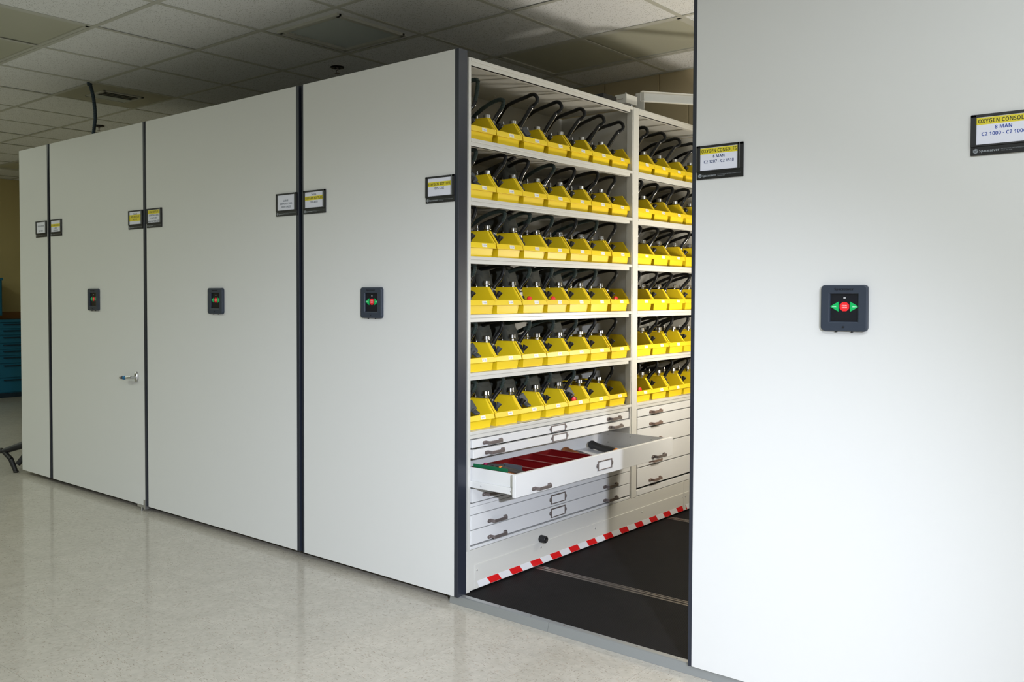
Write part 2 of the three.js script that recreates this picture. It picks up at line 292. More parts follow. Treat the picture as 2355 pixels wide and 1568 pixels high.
const padGeo = (() => {
  const s = roundRect(.124, .126, .009); const hole = new THREE.Path(); hole.moveTo(-.0425, -.042); hole.lineTo(-.0425, .044); hole.lineTo(.0425, .044); hole.lineTo(.0425, -.042); hole.closePath(); s.holes.push(hole);
  const bezel = new THREE.ExtrudeGeometry(s, { depth: .010, bevelEnabled: true, bevelSize: .0035, bevelThickness: .004, bevelSegments: 3, curveSegments: 8 });
  const oct = []; for (let k = 0; k < 8; k++) oct.push([.0142 * Math.cos((k + .5) * Math.PI / 4), .0142 * Math.sin((k + .5) * Math.PI / 4)]);
  const txt = new TextGeometry('Spacesaver', { font, size: .0072, depth: .0005, curveSegments: 3 }); txt.computeBoundingBox(); txt.translate(-txt.boundingBox.max.x / 2, .0505, .0138);
  return { bezel, screen: bx(-.044, .044, -.044, .046, 0, .006), oct: flat(oct, .0008).translate(0, .004, .006), left: flat([[-.041, .004], [-.0165, .0185], [-.0165, -.0105]], .0008).translate(0, 0, .006), right: flat([[.0405, .004], [.0160, .0185], [.0160, -.0105]], .0008).translate(0, 0, .006), led: bx(-.003, .003, .028, .0305, .006, .0068), key: new THREE.CylinderGeometry(.0042, .0042, .003, 14).rotateX(Math.PI / 2).translate(0, -.0545, .0135), hole: new THREE.CylinderGeometry(.0026, .0026, .001, 12).rotateX(Math.PI / 2).translate(0, -.0545, .0155), screw: mergeGeometries([rod([-.022, -.066, .006], [-.022, -.0695, .006], .003, .003, 8), rod([.022, -.066, .006], [.022, -.0695, .006], .003, .003, 8)].map(strip)), txt };
})();
function pad(parent, x, desc) {
  const b = mesh('control_pad', padGeo.bezel, mat.slate, parent); b.position.set(x, 1.211, .0); b.userData.label = desc;
  mesh('screen', padGeo.screen, mat.screen, b); mesh('stop_button', padGeo.oct, padMat.stop, b).userData.label = 'red octagonal stop button';
  mesh('move_button', padGeo.left, padMat.move, b).userData.label = 'green left arrow button'; mesh('move_button', padGeo.right, padMat.move, b).userData.label = 'green right arrow button';
  mesh('indicator', padGeo.led, mat.white, b); mesh('key_switch', [padGeo.key], mat.slate, b); mesh('key_hole', padGeo.hole, mat.black, b); mesh('screw', padGeo.screw, mat.dark, b); mesh('brand_lettering', padGeo.txt, mat.screen, b);
}

// ---------------------------------------------------------------- mobile shelving units
function unit(xa, xb, label, lw, rw, closed = true) {
  const t = thing('mobile_shelving_unit', label, 'shelving', 'mobile shelving units', [0, 0, 0]);
  mesh('end_panel', bx(xa, xb, HB, HT, -.032, 0, .0012), mat.laminate, t);
  if (rw) mesh('edge_strip', bx(xb, xb + rw, HB - .001, HT + .0008, -.051, .0008, .0015), mat.blackEdge, t).userData.label = 'black edge strip';
  if (lw) mesh('edge_strip', bx(xa - lw, xa, HB - .001, HT + .0008, -.046, 0, .0015), mat.blackEdge, t).userData.label = 'black edge strip';
  if (closed) mesh('shelving_body', [bx(xa + .004, xb - .004, .06, 2.18, -2.30, -.034), bx(xa - .0, xb, .05, .215, -2.31, -.033)], mat.steel, t);
  return t;
}
{
  const u1 = unit(-5.128, -4.711, 'narrow end unit of the closed shelving row, nearest the blue cabinets', 0, .0205);
  sign(u1, -4.873, [['VIDEO SUPPORT', .36, 62], ['WET GEAR', .80, 62]], 'black label holder with plain white two-line card');
  const u2 = unit(-4.668, -3.517, 'closed shelving unit whose end panel has a chrome lock handle', .012, .0205);
  sign(u2, -4.662, [['OTHER MASKS', .42, 66, .13], ['LARGE', .66, 60], ['OTHER KITS', .88, 60]], 'black label holder, card with one yellow line in the middle');
  sign(u2, -3.674, [['PULLED', .18, 66], ['MSA BOTTLES', .40, 72, .16], ['41 - 44', .62, 66, .13]], 'black label holder, card with a wide yellow block');
  pad(u2, -4.089, 'dark control pad with arrows and stop button');
  const plate = mesh('lock_plate', [lathe([[0, 0], [.019, 0], [.021, .003], [.018, .010], [.012, .013], [0, .013]], 20).rotateX(Math.PI / 2).scale(.72, 1.5, 1).translate(-3.597, .772, 0)], mat.chrome, u2); plate.userData.label = 'chrome lock plate';
  mesh('lever', [rod([-3.597, .768, .012], [-3.600, .768, .034], .008, .007), rod([-3.602, .770, .034], [-3.652, .766, .040], .0085, .007)], mat.chrome, u2);
  mesh('blue_key_head', new THREE.SphereGeometry(.014, 14, 10).scale(1.25, .85, .6).translate(-3.668, .765, .041), mat.keyBlue, u2);
  mesh('key_ring', rod([-3.682, .765, .041], [-3.706, .764, .042], .0105, .009), mat.brushed, u2);
  const ft = mesh('foot_bracket', [bx(-3.606, -3.522, .026, HB, -.03, .0), bx(-3.530, -3.512, .021, .075, -.02, .004)], mat.zinc, u2); ft.userData.label = 'grey steel foot bracket'; mesh('foot_pin', rod([-3.545, FL + .0004, .006], [-3.545, .03, .006], .005), mat.zinc, ft);
  const u3 = unit(-3.483, -2.149, 'widest closed shelving unit, card reading LARGE SHIPPING CASES VIDEO CASES', .010, .0205);
  sign(u3, -3.473, [['MSA BOTTLES', .17, 74, .15], ['SHIPPING CASES', .43, 66], ['LIGHT KITS', .66, 66], ['MALFUNCTION KITS', .90, 66]], 'black label holder, card with yellow top line and three more lines');
  sign(u3, -2.297, [['LARGE', .38, 60], ['SHIPPING CASES', .58, 60], ['VIDEO CASES', .79, 60]], 'black label holder with plain white three-line card');
  pad(u3, -2.797, 'dark control pad with arrows and stop button');
}
const U4 = unit(-2.097, -1.158, 'open shelving unit holding yellow bins and drawer cabinets', .012, .0204, false);
sign(U4, -2.093, [['Twins', .16, 66], ['OXYGEN BOTTLES', .39, 74, .13], ['1203-4631', .64, 62]], 'black label holder, card reading Twins OXYGEN BOTTLES');
sign(U4, -1.3135, [['OXYGEN BOTTLES', .34, 72, .13], ['005-1202', .58, 64]], 'black label holder, card reading OXYGEN BOTTLES 005-1202');
pad(U4, -1.629, 'dark control pad with arrows and stop button');
const U5 = unit(-.122, 1.45, 'white shelving unit across the aisle, end panel marked OXYGEN CONSOLES', .0130, .0204, false);
sign(U5, -.118, [['OXYGEN CONSOLES', .15, 76, .13], ['8 MAN', .40, 66, 0, '#22356a'], ['C2 1207 - C2 1518', .63, 64, 0, '#22356a']], 'black label holder, card reading C2 1207 - C2 1518');
sign(U5, .667, [['OXYGEN CONSOLES', .15, 76, .13], ['8 MAN', .40, 66, 0, '#22409a'], ['C2 1000 - C2 1006', .63, 64, 0, '#22409a']], 'black label holder, card reading C2 1000');
pad(U5, .350, 'dark control pad with arrows and stop button');
// carcass of the unit across the aisle
mesh('back_panel', bx(.30, .304, .215, 2.19, -2.28, -.034), mat.backSteel, U5);
for (const z of [-.05, -1.34, -2.29]) mesh('upright', [bx(-.122, -.08, .05, 2.19, z - .016, z + .016), bx(-.10, .30, .215, 2.19, z - .002, z + .002)], mat.steel, U5);
for (const y of [...Y, 2.188, .24]) mesh('shelf', [bx(-.122, .30, y - .005, y, -2.28, -.06), bx(-.122, -.108, y - .03, y, -2.28, -.06)], mat.steel, U5);
mesh('base', bx(-.122, 1.43, .05, .213, -2.31, -.034), mat.steel, U5);
mesh('far_body', bx(.306, 1.43, .215, 2.19, -2.30, -.034), mat.steel, U5);

// the open unit: uprights, backs, shelves, base
const ZB = [[-.0745, -1.3215], [-1.3740, -2.2880]];   // the two bays
const XB = -1.597;                                     // back of the shelves
mesh('back_panel', [bx(XB - .004, XB, .215, 2.188, -2.295, -.055)], mat.backSteel, U4);
mesh('back_panel', [bx(-2.09, -2.086, .215, 2.188, -2.295, -.055)], mat.steel, U4);
for (const y of [2.052, 2.008]) mesh('back_rib', bx(XB, XB + .006, y - .010, y + .010, -2.28, -.08, .002), mat.backSteel, U4);
mesh('side_panel', bx(-2.086, XS - .012, .215, 2.186, -.0590, -.0555), mat.steel, U4);
mesh('upright', [bx(XS - .035, XS, .213, 2.188, -.0742, -.0593, .0015)], mat.steel, U4);
mesh('upright', [bx(XS - .03, XS, .213, 2.190, -1.3737, -1.3219, .002), bx(XS - .035, XS - .004, .213, 2.186, -1.3219, -1.3160)], mat.steel, U4);
mesh('side_panel', bx(XB, XS - .02, .215, 2.186, -1.3500, -1.3460), mat.steel, U4);
mesh('upright', [bx(XS - .03, XS, .213, 2.188, -2.3110, -2.2880, .002)], mat.steel, U4);
mesh('side_panel', bx(-2.086, XS - .012, .215, 2.186, -2.3030, -2.2990), mat.steel, U4);
function shelf(y, za, zb, parent, name = 'shelf') {
  return mesh(name, [bx(XB, XS - .002, y - .003, y, zb, za), bx(XS - .012, XS, y - .0145, y, zb + .001, za - .001, .0022), bx(XS - .018, XS - .0035, y - .030, y - .0130, zb + .026, za + .0, .0022), bx(XS - .03, XS - .004, y - .030, y - .028, zb + .026, za)], mat.steel, parent);
}
ZB.forEach(([za, zb]) => { Y.forEach(y => shelf(y, za, zb, U4)); shelf(2.190, za, zb, U4, 'canopy'); });
for (let k = 0; k < 9; k++) mesh('shelf_rivet', new THREE.SphereGeometry(.004, 8, 6).translate(XB + .09, 2.186, -.15 - k * .13), mat.zinc, U4);
// carriage base
const base = mesh('carriage_base', [bx(XS - .9, XS - .002, .0485, .213, -1.886, -.0445, .001), bx(XS - .9, XS - .002, .0485, .213, -2.310, -1.8875, .001), bx(XS - .012, XS - .0022, .0445, .0500, -.075, -.046)], mat.steel, U4);
for (const [a, b] of [[-.104, -1.884], [-1.8905, -2.305]]) {
  const k = mesh('kick_plate', [bx(XS - .002, XS + .0014, .0505, .149, b, a, .0008)], mat.steel, U4);
  const n = Math.round((a - b) / .445);
  for (let i = 0; i <= n; i++) mesh('rivet', new THREE.SphereGeometry(.0042, 10, 6).scale(.5, 1, 1).translate(XS + .0014, .126, Math.min(a - .012, Math.max(b + .016, a - .012 - i * (a - b - .028) / n))), mat.zinc, k);
  // hazard tape: slanted red and white pieces
  let z = a - .012, red = a > -1, w = .0735;
  if (!red) { red = false; w = .012; }
  while (z > b + .004) {
    const e = Math.max(z - (w || .0735), b + .003), sl = .026;
    const clampZ = v => Math.min(a - .012, Math.max(b + .003, v));
    const pts = [[clampZ(z + sl / 2), .081], [clampZ(e + sl / 2), .081], [clampZ(e - sl / 2), .052], [clampZ(z - sl / 2), .052]];
    const g = new THREE.ExtrudeGeometry(new THREE.Shape(pts.map(q => new THREE.Vector2(-q[0], q[1]))), { depth: .0006, bevelEnabled: false }).rotateY(Math.PI / 2).translate(XS + .0014, 0, 0);
    mesh('tape_stripe', g, red ? mat.tapeWhite : mat.tapeRed, k).userData.label = red ? 'white hazard stripe' : 'red hazard stripe';
    z = e; red = !red; w = .0735;
  }
}
mesh('rubber_bumper', lathe([[0, 0], [.0155, 0], [.017, .004], [.0155, .03], [.013, .033], [.006, .033], [.005, .028], [0, .028]], 20).rotateZ(-Math.PI / 2).translate(XS - .002, .1655, -.553), mat.rubber, U4);

// ---------------------------------------------------------------- drawers
function handleGeo(w = .128) {   // strap pull, centre at origin, projecting to +x, long along z
  const gs = [];
  for (const s of [-1, 1]) {
    gs.push(bx(0, .0022, -.0075, .0075, s * (w / 2 - .022), s * (w / 2 - .006)), new THREE.CylinderGeometry(.0075, .0075, .0022, 14).rotateZ(Math.PI / 2).translate(.0011, 0, s * (w / 2 - .0065)));
    gs.push(bx(0, .0225, -.0065, .0065, s * (w / 2 - .0245), s * (w / 2 - .022), .0008));
    gs.push(new THREE.SphereGeometry(.0034, 8, 6).translate(.0022, 0, s * (w / 2 - .010)));
  }
  gs.push(bx(.020, .0225, -.0068, .0068, -(w / 2 - .022), w / 2 - .022, .001));
  return mergeGeometries(gs.map(strip));
}
function cardFrameGeo(w = .112, h = .042) {
  const b = .0058, gs = [bx(0, .0035, -h / 2, h / 2, -w / 2, -w / 2 + b, .0008), bx(0, .0035, -h / 2, h / 2, w / 2 - b, w / 2, .0008), bx(0, .003, h / 2 - b, h / 2, -w / 2, w / 2, .0008), bx(0, .003, -h / 2, -h / 2 + b * .7, -w / 2, w / 2, .0008)];
  for (const s of [-1, 1]) gs.push(new THREE.CylinderGeometry(.0105, .0105, .0022, 16, 1, false, s > 0 ? -Math.PI / 2 : Math.PI / 2, Math.PI).rotateZ(Math.PI / 2).translate(.0012, 0, s * w / 2), new THREE.SphereGeometry(.003, 8, 6).translate(.0024, 0, s * (w / 2 + .005)));
  return mergeGeometries(gs.map(strip));
}
const HG = handleGeo(), CG = cardFrameGeo();
function drawerFront(cab, y0, y1, z0, z1, x, handles, cardZ, hy, hm = mat.handle) {
  const f = mesh('drawer', [bx(x - .018, x, y0, y1, z1, z0, .0015)], mat.drawer, cab);
  for (const hz of handles) { const h = mesh('handle', HG, hm, f); h.position.set(x, hy ?? (y0 + y1) / 2 - .002, hz); h.userData.label = 'satin metal strap pull'; }
  if (cardZ !== undefined) { const yc = (y0 + y1) / 2 + .001, c = mesh('card_frame', CG, mat.handle, f), s = Math.min(1, (y1 - y0) / .046); c.position.set(x, yc, cardZ); c.scale.y = s; mesh('blank_card', bx(x, x + .0012, yc - .017 * s, yc + .017 * s, cardZ - .052, cardZ + .052), mat.white, f); }
  return f;
}
const CA = thing('drawer_cabinet', 'white four-drawer cabinet with one drawer pulled open', 'drawer cabinet', 'drawer cabinets');
mesh('carcass', [bx(XS - .43, XS - .024, .402, .404, -1.309, -.079), bx(XS - .43, XS - .024, .655, .658, -1.309, -.079), bx(XS - .43, XS - .004, .402, .656, -.0795, -.0775), bx(XS - .43, XS - .004, .402, .656, -1.3110, -1.309), bx(XS - .434, XS - .43, .402, .656, -1.309, -.079), bx(XS - .012, XS - .003, .388, .401, -1.311, -.076, .001)], mat.drawer, CA);
drawerFront(CA, .6265, .6600, -.086, -1.292, XS + .001, [-.2135, -1.153], -.680);
drawerFront(CA, .5850, .6200, -.086, -1.292, XS + .007, [-.2205, -1.157], -.684);
{
  const x1 = -.893, f = mesh('drawer', bx(x1 - .016, x1, .4655, .5555, -1.2985, -.0560, .0016), mat.drawer, CA); f.userData.label = 'open drawer';
  mesh('drawer_side', [bx(-1.30, x1 - .014, .474, .551, -.088, -.0855, .001), bx(-1.2, x1 - .03, .470, .497, -.0850, -.0745, .003)], mat.drawer, f);
  mesh('drawer_side', [bx(-1.30, x1 - .014, .474, .551, -1.282, -1.2795, .001)], mat.drawer, f);
  mesh('drawer_back', bx(-1.303, -1.300, .474, .549, -1.282, -.0855), mat.drawer, f);
  mesh('drawer_floor', bx(-1.302, x1 - .012, .474, .4765, -1.281, -.087), mat.drawer, f);
  mesh('runner', [bx(-1.42, -1.0, .478, .489, -.0800, -.0765)], mat.zinc, f);
  for (const [zz, yy] of [[-1.2793, .535], [-1.2793, .495]]) for (const xx of [-1.25, -1.12, -1.0]) mesh('rivet', new THREE.SphereGeometry(.0032, 8, 6).translate(xx, yy, zz), mat.zinc, f);
  for (const xx of [-.93, -1.08]) mesh('rivet', new THREE.SphereGeometry(.003, 8, 6).translate(xx, .4835, -.0743), mat.zinc, f);
  for (const hz of [-.225, -1.160]) { const h = mesh('handle', HG, mat.handle, f); h.position.set(x1, .484, hz); h.userData.label = 'satin metal strap pull'; }
  const c = mesh('card_frame', CG, mat.handle, f); c.position.set(x1, .508, -.688); mesh('blank_card', bx(x1, x1 + .0012, .491, .525, -.740, -.636), mat.white, f);
}
drawerFront(CA, .4050, .4620, -.086, -1.292, XS - .001, [-.2135, -1.153], undefined, .428);
const CB = thing('drawer_cabinet', 'white two-drawer cabinet just above the hazard-taped base', 'drawer cabinet', 'drawer cabinets');
mesh('carcass', [bx(XS - .43, XS - .024, .219, .222, -1.309, -.079), bx(XS - .43, XS - .024, .380, .383, -1.309, -.079), bx(XS - .43, XS - .004, .219, .386, -.0795, -.0775), bx(XS - .43, XS - .004, .219, .386, -1.3110, -1.309), bx(XS - .434, XS - .43, .219, .386, -1.309, -.079), bx(XS - .012, XS - .001, .356, .387, -1.311, -.076, .001), bx(XS - .016, XS - .001, .2145, .2265, -1.3105, -.0755, .002)], mat.drawer, CB);
drawerFront(CB, .2950, .3530, -.0790, -1.3080, XS, [-.2475, -1.126], -.683, .312);
drawerFront(CB, .2345, .2915, -.0790, -1.3080, XS, [-.2475, -1.126], -.683, .246);
const CD = thing('drawer_cabinet', 'white five-drawer cabinet in the bay beyond the middle upright', 'drawer cabinet', 'drawer cabinets');
mesh('carcass', [bx(XS - .43, XS - .012, .219, .222, -2.278, -1.384), bx(XS - .43, XS - .012, .658, .661, -2.278, -1.384), bx(XS - .43, XS - .012, .219, .66, -1.3840, -1.3820), bx(XS - .43, XS - .012, .219, .66, -2.280, -2.278), bx(XS - .434, XS - .43, .219, .66, -2.278, -1.384), bx(XS - .014, XS - .002, .2155, .2460, -2.284, -1.378, .002)], mat.drawer, CD);
for (const [a, b, hy] of [[.6225, .6595, .637], [.5615, .6175, .575], [.4665, .5565, .49], [.3605, .4615, .379], [.2570, .3555, .279]]) drawerFront(CD, a, b, -1.3810, -2.2810, XS, [-1.563, -2.05], undefined, hy, mat.rustHandle || (mat.rustHandle = M(.30, .215, .185, .45, .5)));

// ---------------------------------------------------------------- yellow bins with number stickers
const rows = [['1202', '1201', '1200', '1199', '1198', '1197', '1196'], ['1188', '1187', '1186', '1185', '1184', '1183', '1182'], ['1174', '1173', '1172', '1171', '1170', '1169', '1168'], ['1160', '1159', '1158', '1157', '1156', '1155', '1154'], ['113', '112', '111', '110', '109', '104', '102'], ['090', '088', '085', '083', '081', '078', '076']];
const rows2 = [['1195', '1194', '1193', '1192', '1191'], ['1181', '1180', '1179', '1178', '1177'], ['1167', '1166', '1165', '1164', '1163'], ['1153', '1152', '1151', '1150', '1149'], ['101', '100', '099', '098', '097'], ['075', '074', '073', '072', '071']];
const nums = [...rows.flat(), ...rows2.flat()], NC = 9, NR = Math.ceil(nums.length / NC);
const labelMat = new THREE.MeshPhysicalMaterial({ roughness: .5, map: canvas(1440, 1000, (g, w, h) => {
  g.fillStyle = '#ecebe8'; g.fillRect(0, 0, w, h); g.textAlign = 'center'; g.textBaseline = 'middle'; g.font = '60px sans-serif';
  nums.forEach((t, i) => { g.fillStyle = t === '104' ? '#d8475a' : '#33384e'; g.fillText(t, (i % NC + .5) * w / NC, (Math.floor(i / NC) + .5) * h / NR, w / NC * .86); });
}) });
const BW = .0875;   // half width over the rims
const binBody = (() => {
  const t = .003, prof = [[-.012, 0], [-.004, .056], [-.046, .112], [-.275, .112], [-.275, 0]];
  const gs = [];
  for (const s of [-1, 1]) {
    const g = new THREE.ExtrudeGeometry(new THREE.Shape(prof.map(p => new THREE.Vector2(...p))), { depth: t, bevelEnabled: false });
    const p = g.attributes.position; for (let i = 0; i < p.count; i++) { const y = p.getY(i), outer = p.getZ(i) > t / 2 ? t : 0; p.setZ(i, s * (.0665 + .0115 * y / .112 + outer)); }
    if (s < 0) { const pa = p.array; for (let i = 0; i < p.count; i += 3) for (let k = 0; k < 3; k++) { const q = pa[3 * (i + 1) + k]; pa[3 * (i + 1) + k] = pa[3 * (i + 2) + k]; pa[3 * (i + 2) + k] = q; } }
    g.computeVertexNormals(); gs.push(g);
    // rim flange along slope and top
    const rim = (a, b) => { const L = Math.hypot(b[0] - a[0], b[1] - a[1]); return new RoundedBoxGeometry(L + .003, .0036, .0105, 1, .0014).rotateZ(Math.atan2(b[1] - a[1], b[0] - a[0])).translate((a[0] + b[0]) / 2, (a[1] + b[1]) / 2, s * .0822); };
    gs.push(rim([-.002, .0555], [-.045, .112]), rim([-.045, .112], [-.275, .112]));
  }
  gs.push(bx(-.275, -.010, .0005, .004, -.0685, .0685, .001), bx(-.276, -.272, 0, .112, -.079, .079, .001));
  gs.push(new RoundedBoxGeometry(.0035, .041, .139, 1, .0015).rotateZ(-.14).translate(-.0115, .0205, 0));   // low front wall
  gs.push(new RoundedBoxGeometry(.0042, .0225, 2 * BW - .001, 1, .0016).rotateZ(.20).translate(-.0032, .0470, 0));   // front lip
  gs.push(new RoundedBoxGeometry(.012, .003, 2 * BW - .008, 1, .001).translate(-.0065, .0372, 0));
  return mergeGeometries(gs.map(strip));
})();
const stickGeo = nums.map((_, i) => { const g = new THREE.PlaneGeometry(.031, .0145).rotateY(Math.PI / 2); const uv = g.attributes.uv, c = i % NC, r = Math.floor(i / NC); for (let k = 0; k < 4; k++) uv.setXY(k, (c + uv.getX(k)) / NC, 1 - (r + 1 - uv.getY(k)) / NR); return g; });
function bin(idx, y, zc, x, label, group) {
  const t = thing('storage_bin', label, 'bin', group, [x, y, zc]);
  mesh('tub', binBody, idx % 3 ? mat.yellow : mat.yellow2, t);
  const s = mesh('number_sticker', stickGeo[idx], labelMat, t); s.position.set(-.0007, .0475, -.012); s.rotation.z = .20; s.userData.label = 'white number sticker';
  return t;
}

// oxygen bottle assemblies: shared parts, individual hoses
const G = {
  cyl: merge([lathe([[0, -.235], [.012, -.235], [.034, -.225], [.0375, -.21], [.0375, -.09], [.030, -.075], [.013, -.066], [.012, -.05], [0, -.05]].map(([r, y]) => [r, y]), 20).rotateZ(-Math.PI / 2).translate(0, .046, .034)]),
  valve: merge([bx(-.074, -.046, .030, .092, .026, .054, .005), rod([-.06, .092, .040], [-.06, .100, .040], .011), bx(-.17, -.07, .078, .096, .026, .05, .004), rod([-.05, .062, .04], [-.034, .062, .036], .008)]),
  cap: merge([lathe([[0, 0], [.014, 0], [.0175, .001], [.0175, .004], [.0155, .005], [.0155, .0175], [.0125, .0195], [0, .0195]], 18).translate(-.098, .1165, .036), rod([-.098, .092, .036], [-.098, .118, .036], .008)]),
  fit: merge([rod([-.150, .092, .040], [-.150, .113, .040], .0055), new THREE.SphereGeometry(.0068, 10, 8).translate(-.150, .118, .040), rod([-.150, .120, .040], [-.150, .138, .040], .0055, .0035), new THREE.TorusGeometry(.006, .002, 6, 12).rotateX(Math.PI / 2).translate(-.150, .125, .040)]),
  nut: merge([new THREE.CylinderGeometry(.0092, .0105, .011, 8).rotateZ(-.35).translate(-.057, .101, .039)]),
  cone: merge([lathe([[0, 0], [.005, 0], [.0120, .024], [.0128, .027], [.0100, .027], [.004, .006], [0, .006]], 16).rotateX(-.45).rotateZ(-.3).translate(-.040, .064, .034)]),
  outlet: merge([rod([-.040, .070, .044], [-.030, .030, .040], .009, .007), lathe([[0, 0], [.008, 0], [.0085, .004], [0, .006]], 14).rotateZ(Math.PI).translate(-.030, .030, .040)]),
  redcap: merge([lathe([[0, 0], [.0145, 0], [.0155, .003], [.014, .008], [0, .010]], 18).rotateZ(-Math.PI / 2).translate(-.022, .055, .018)]),
  pouch: merge([new RoundedBoxGeometry(.185, .072, .085, 3, .026).rotateZ(.28).translate(-.215, .150, .005), new RoundedBoxGeometry(.03, .076, .090, 2, .012).rotateZ(.28).translate(-.135, .128, .005)]),
  flap: merge([new RoundedBoxGeometry(.012, .046, .036, 2, .005).rotateZ(.5).rotateX(.3).translate(-.052, .088, .004), new RoundedBoxGeometry(.03, .010, .03, 2, .004).rotateZ(-.5).translate(-.036, .062, -.004)]),
  strap: merge([new RoundedBoxGeometry(.205, .012, .022, 1, .003).rotateZ(.28).translate(-.222, .192, -.012), bx(-.29, -.20, .10, .16, -.055, .03, .015)]),
};
function bottle(y, zc, x, o, label, group) {
  const t = thing('oxygen_bottle', label, 'oxygen bottle', group, [x, y + .0045, zc]);
  mesh('cylinder', G.cyl, mat.bottle, t); mesh('valve_body', G.valve, mat.valve, t); mesh('gauge_cap', G.cap, mat.chrome, t); mesh('filler_fitting', G.fit, mat.chrome, t); mesh('hose_nut', G.nut, mat.chrome, t);
  if (o.cone) mesh('rubber_cone', G.cone, o.cone > 1 ? mat.cone : mat.rubber, t); else mesh('outlet', G.outlet, mat.valve, t);
  if (o.red) mesh('red_cap', G.redcap, mat.red, t);
  if (o.pouch) { mesh('pouch', G.pouch, mat.olive, t); mesh('strap', G.strap, mat.dark, t); } else mesh('bracket', bx(-.26, -.18, .085, .105 + .03 * rnd(), -.03, .06, .006), mat.bottle, t);
  if (o.flap) mesh('rubber_flap', G.flap, mat.cone, t);
  const j = k => rr(-k, k), T = o.tall, h = o.h, a = [-.056, .104, .039];
  const b = T ? [-.056 + .050 + j(.006), .104 + (h - .104) * .60, .020] : [-.056 + .026 + j(.006), .148 + j(.005), .028 + j(.005)];
  const c = T ? [b[0] + .022, h - .036, b[2] - .009] : [b[0] + .013, h - .018, b[2] - .006];
  const sp = o.spread;   // how far the loop swings back before it drops
  const pts = [b, [(b[0] + c[0]) / 2 + .003, (b[1] + c[1]) / 2, (b[2] + c[2]) / 2], c, [c[0] - .004, h - (T ? .013 : .006), c[2] - .002], [c[0] - .024, h, c[2] - .002], [c[0] - .060, h - .004 * o.drop / .05, c[2]], [-.135 * sp, h - o.drop * .42, .026 + j(.006)], [-.205 * sp, h - o.drop, .026 + o.back * .5], [-.275, Math.max(.085, h - o.drop * 1.7), .02 + o.back], [-.325, .075, .02 + o.back], [-.315, .045, .03]];
  const hs = mesh('hose', tube(pts, .0085, 40, 9), o.green ? mat.hoseGreen : mat.hose, t);
  if (o.green) {
    const c = new THREE.CatmullRomCurve3(pts.map(p => new THREE.Vector3(...p)), false, 'centripetal'), rings = [];
    for (let k = 0; k < 70; k++) { const p = c.getPointAt(k / 69), q = new THREE.Quaternion().setFromUnitVectors(new THREE.Vector3(0, 0, 1), c.getTangentAt(k / 69)); rings.push(new THREE.TorusGeometry(.0085, .0011, 4, 9).applyQuaternion(q).translate(p.x, p.y, p.z)); }
    mesh('corrugation', rings, mat.hoseGreen, hs);
  }
  mesh('hose_sleeve', tube([a, [(a[0] + b[0]) / 2 - .002, (a[1] + b[1]) / 2, (a[2] + b[2]) / 2], b, [b[0] + (pts[1][0] - b[0]) * .35, b[1] + (pts[1][1] - b[1]) * .35, b[2] + (pts[1][2] - b[2]) * .35]], .0098, 14, 10), mat.sleeve, t);
  return t;
}
const shelfName = ['top', 'second', 'third', 'fourth', 'fifth', 'lowest'];
const ord = ['first', 'second', 'third', 'fourth', 'fifth', 'sixth', 'seventh'];
rows.forEach((r, s) => r.forEach((n, k) => {
  const zc = ZB[0][0] - .089 - k * .1782, x = XS - .006 - (s === 5 ? .010 : .004) - rr(0, .006), y = Y[s];
  bin(s * 7 + k, y, zc + rr(-.001, .001), x, `yellow bin ${n}, ${ord[k]} from the black end strip on the ${shelfName[s]} shelf`, 'yellow bins in the near bay');
  const early = k < 3, tall = s === 0;
  bottle(y, zc, x, {
    tall: tall && k > 1, h: tall ? (k < 2 ? [.245, .195][k] : .252 - .004 * k) : rr(.194, .202), drop: tall ? .07 + .02 * rnd() : rr(.03, .06), spread: rr(.92, 1.08), back: rr(-.03, .03),
    green: tall ? k < 2 : s === 1 ? (k === 0 || k === 3) : s >= 2 && k < 6 && rnd() < .72, cone: s === 5 || s === 4 ? (k < 2 ? 2 : 1) : (k !== 2 ? 1 : 0), red: (s === 3 && (k === 2 || k === 3 || k === 6)) || (s === 5 && k === 4),
    pouch: (s === 3 && k > 0 && k < 5) || (s === 4 && (k === 1 || k === 2 || k === 4)) || (s === 5 && k < 5) || (s === 2 && k === 2) || (s === 1 && k === 2), flap: (s === 5 && (k === 0 || k === 2 || k === 4)) || (s === 4 && k === 0) || (tall && k === 2) || (s === 1 && k === 0),
  }, `looped-hose oxygen bottle in yellow bin ${n}, ${ord[k]} from the end strip, ${shelfName[s]} shelf`, 'oxygen bottles in the near bay');
}));
rows2.forEach((r, s) => r.forEach((n, k) => {
  const zc = ZB[1][0] - .093 - k * .1745, x = XS - .008 - rr(0, .006), y = Y[s];
  bin(42 + s * 5 + k, y, zc, x, `yellow bin in the far bay, ${ord[k]} from the middle upright on the ${shelfName[s]} shelf`, 'yellow bins in the far bay');
  bottle(y, zc, x, { tall: s === 0, h: s === 0 ? .235 - .006 * k : rr(.192, .202), drop: rr(.03, .06), spread: rr(.92, 1.08), back: rr(-.03, .03), green: false, cone: k % 2, red: s === 5 && k === 0, pouch: false, flap: false },
    `black-hosed oxygen bottle in the far bay, ${ord[k]} from the middle upright on the ${shelfName[s]} shelf`, 'oxygen bottles in the far bay');
}));

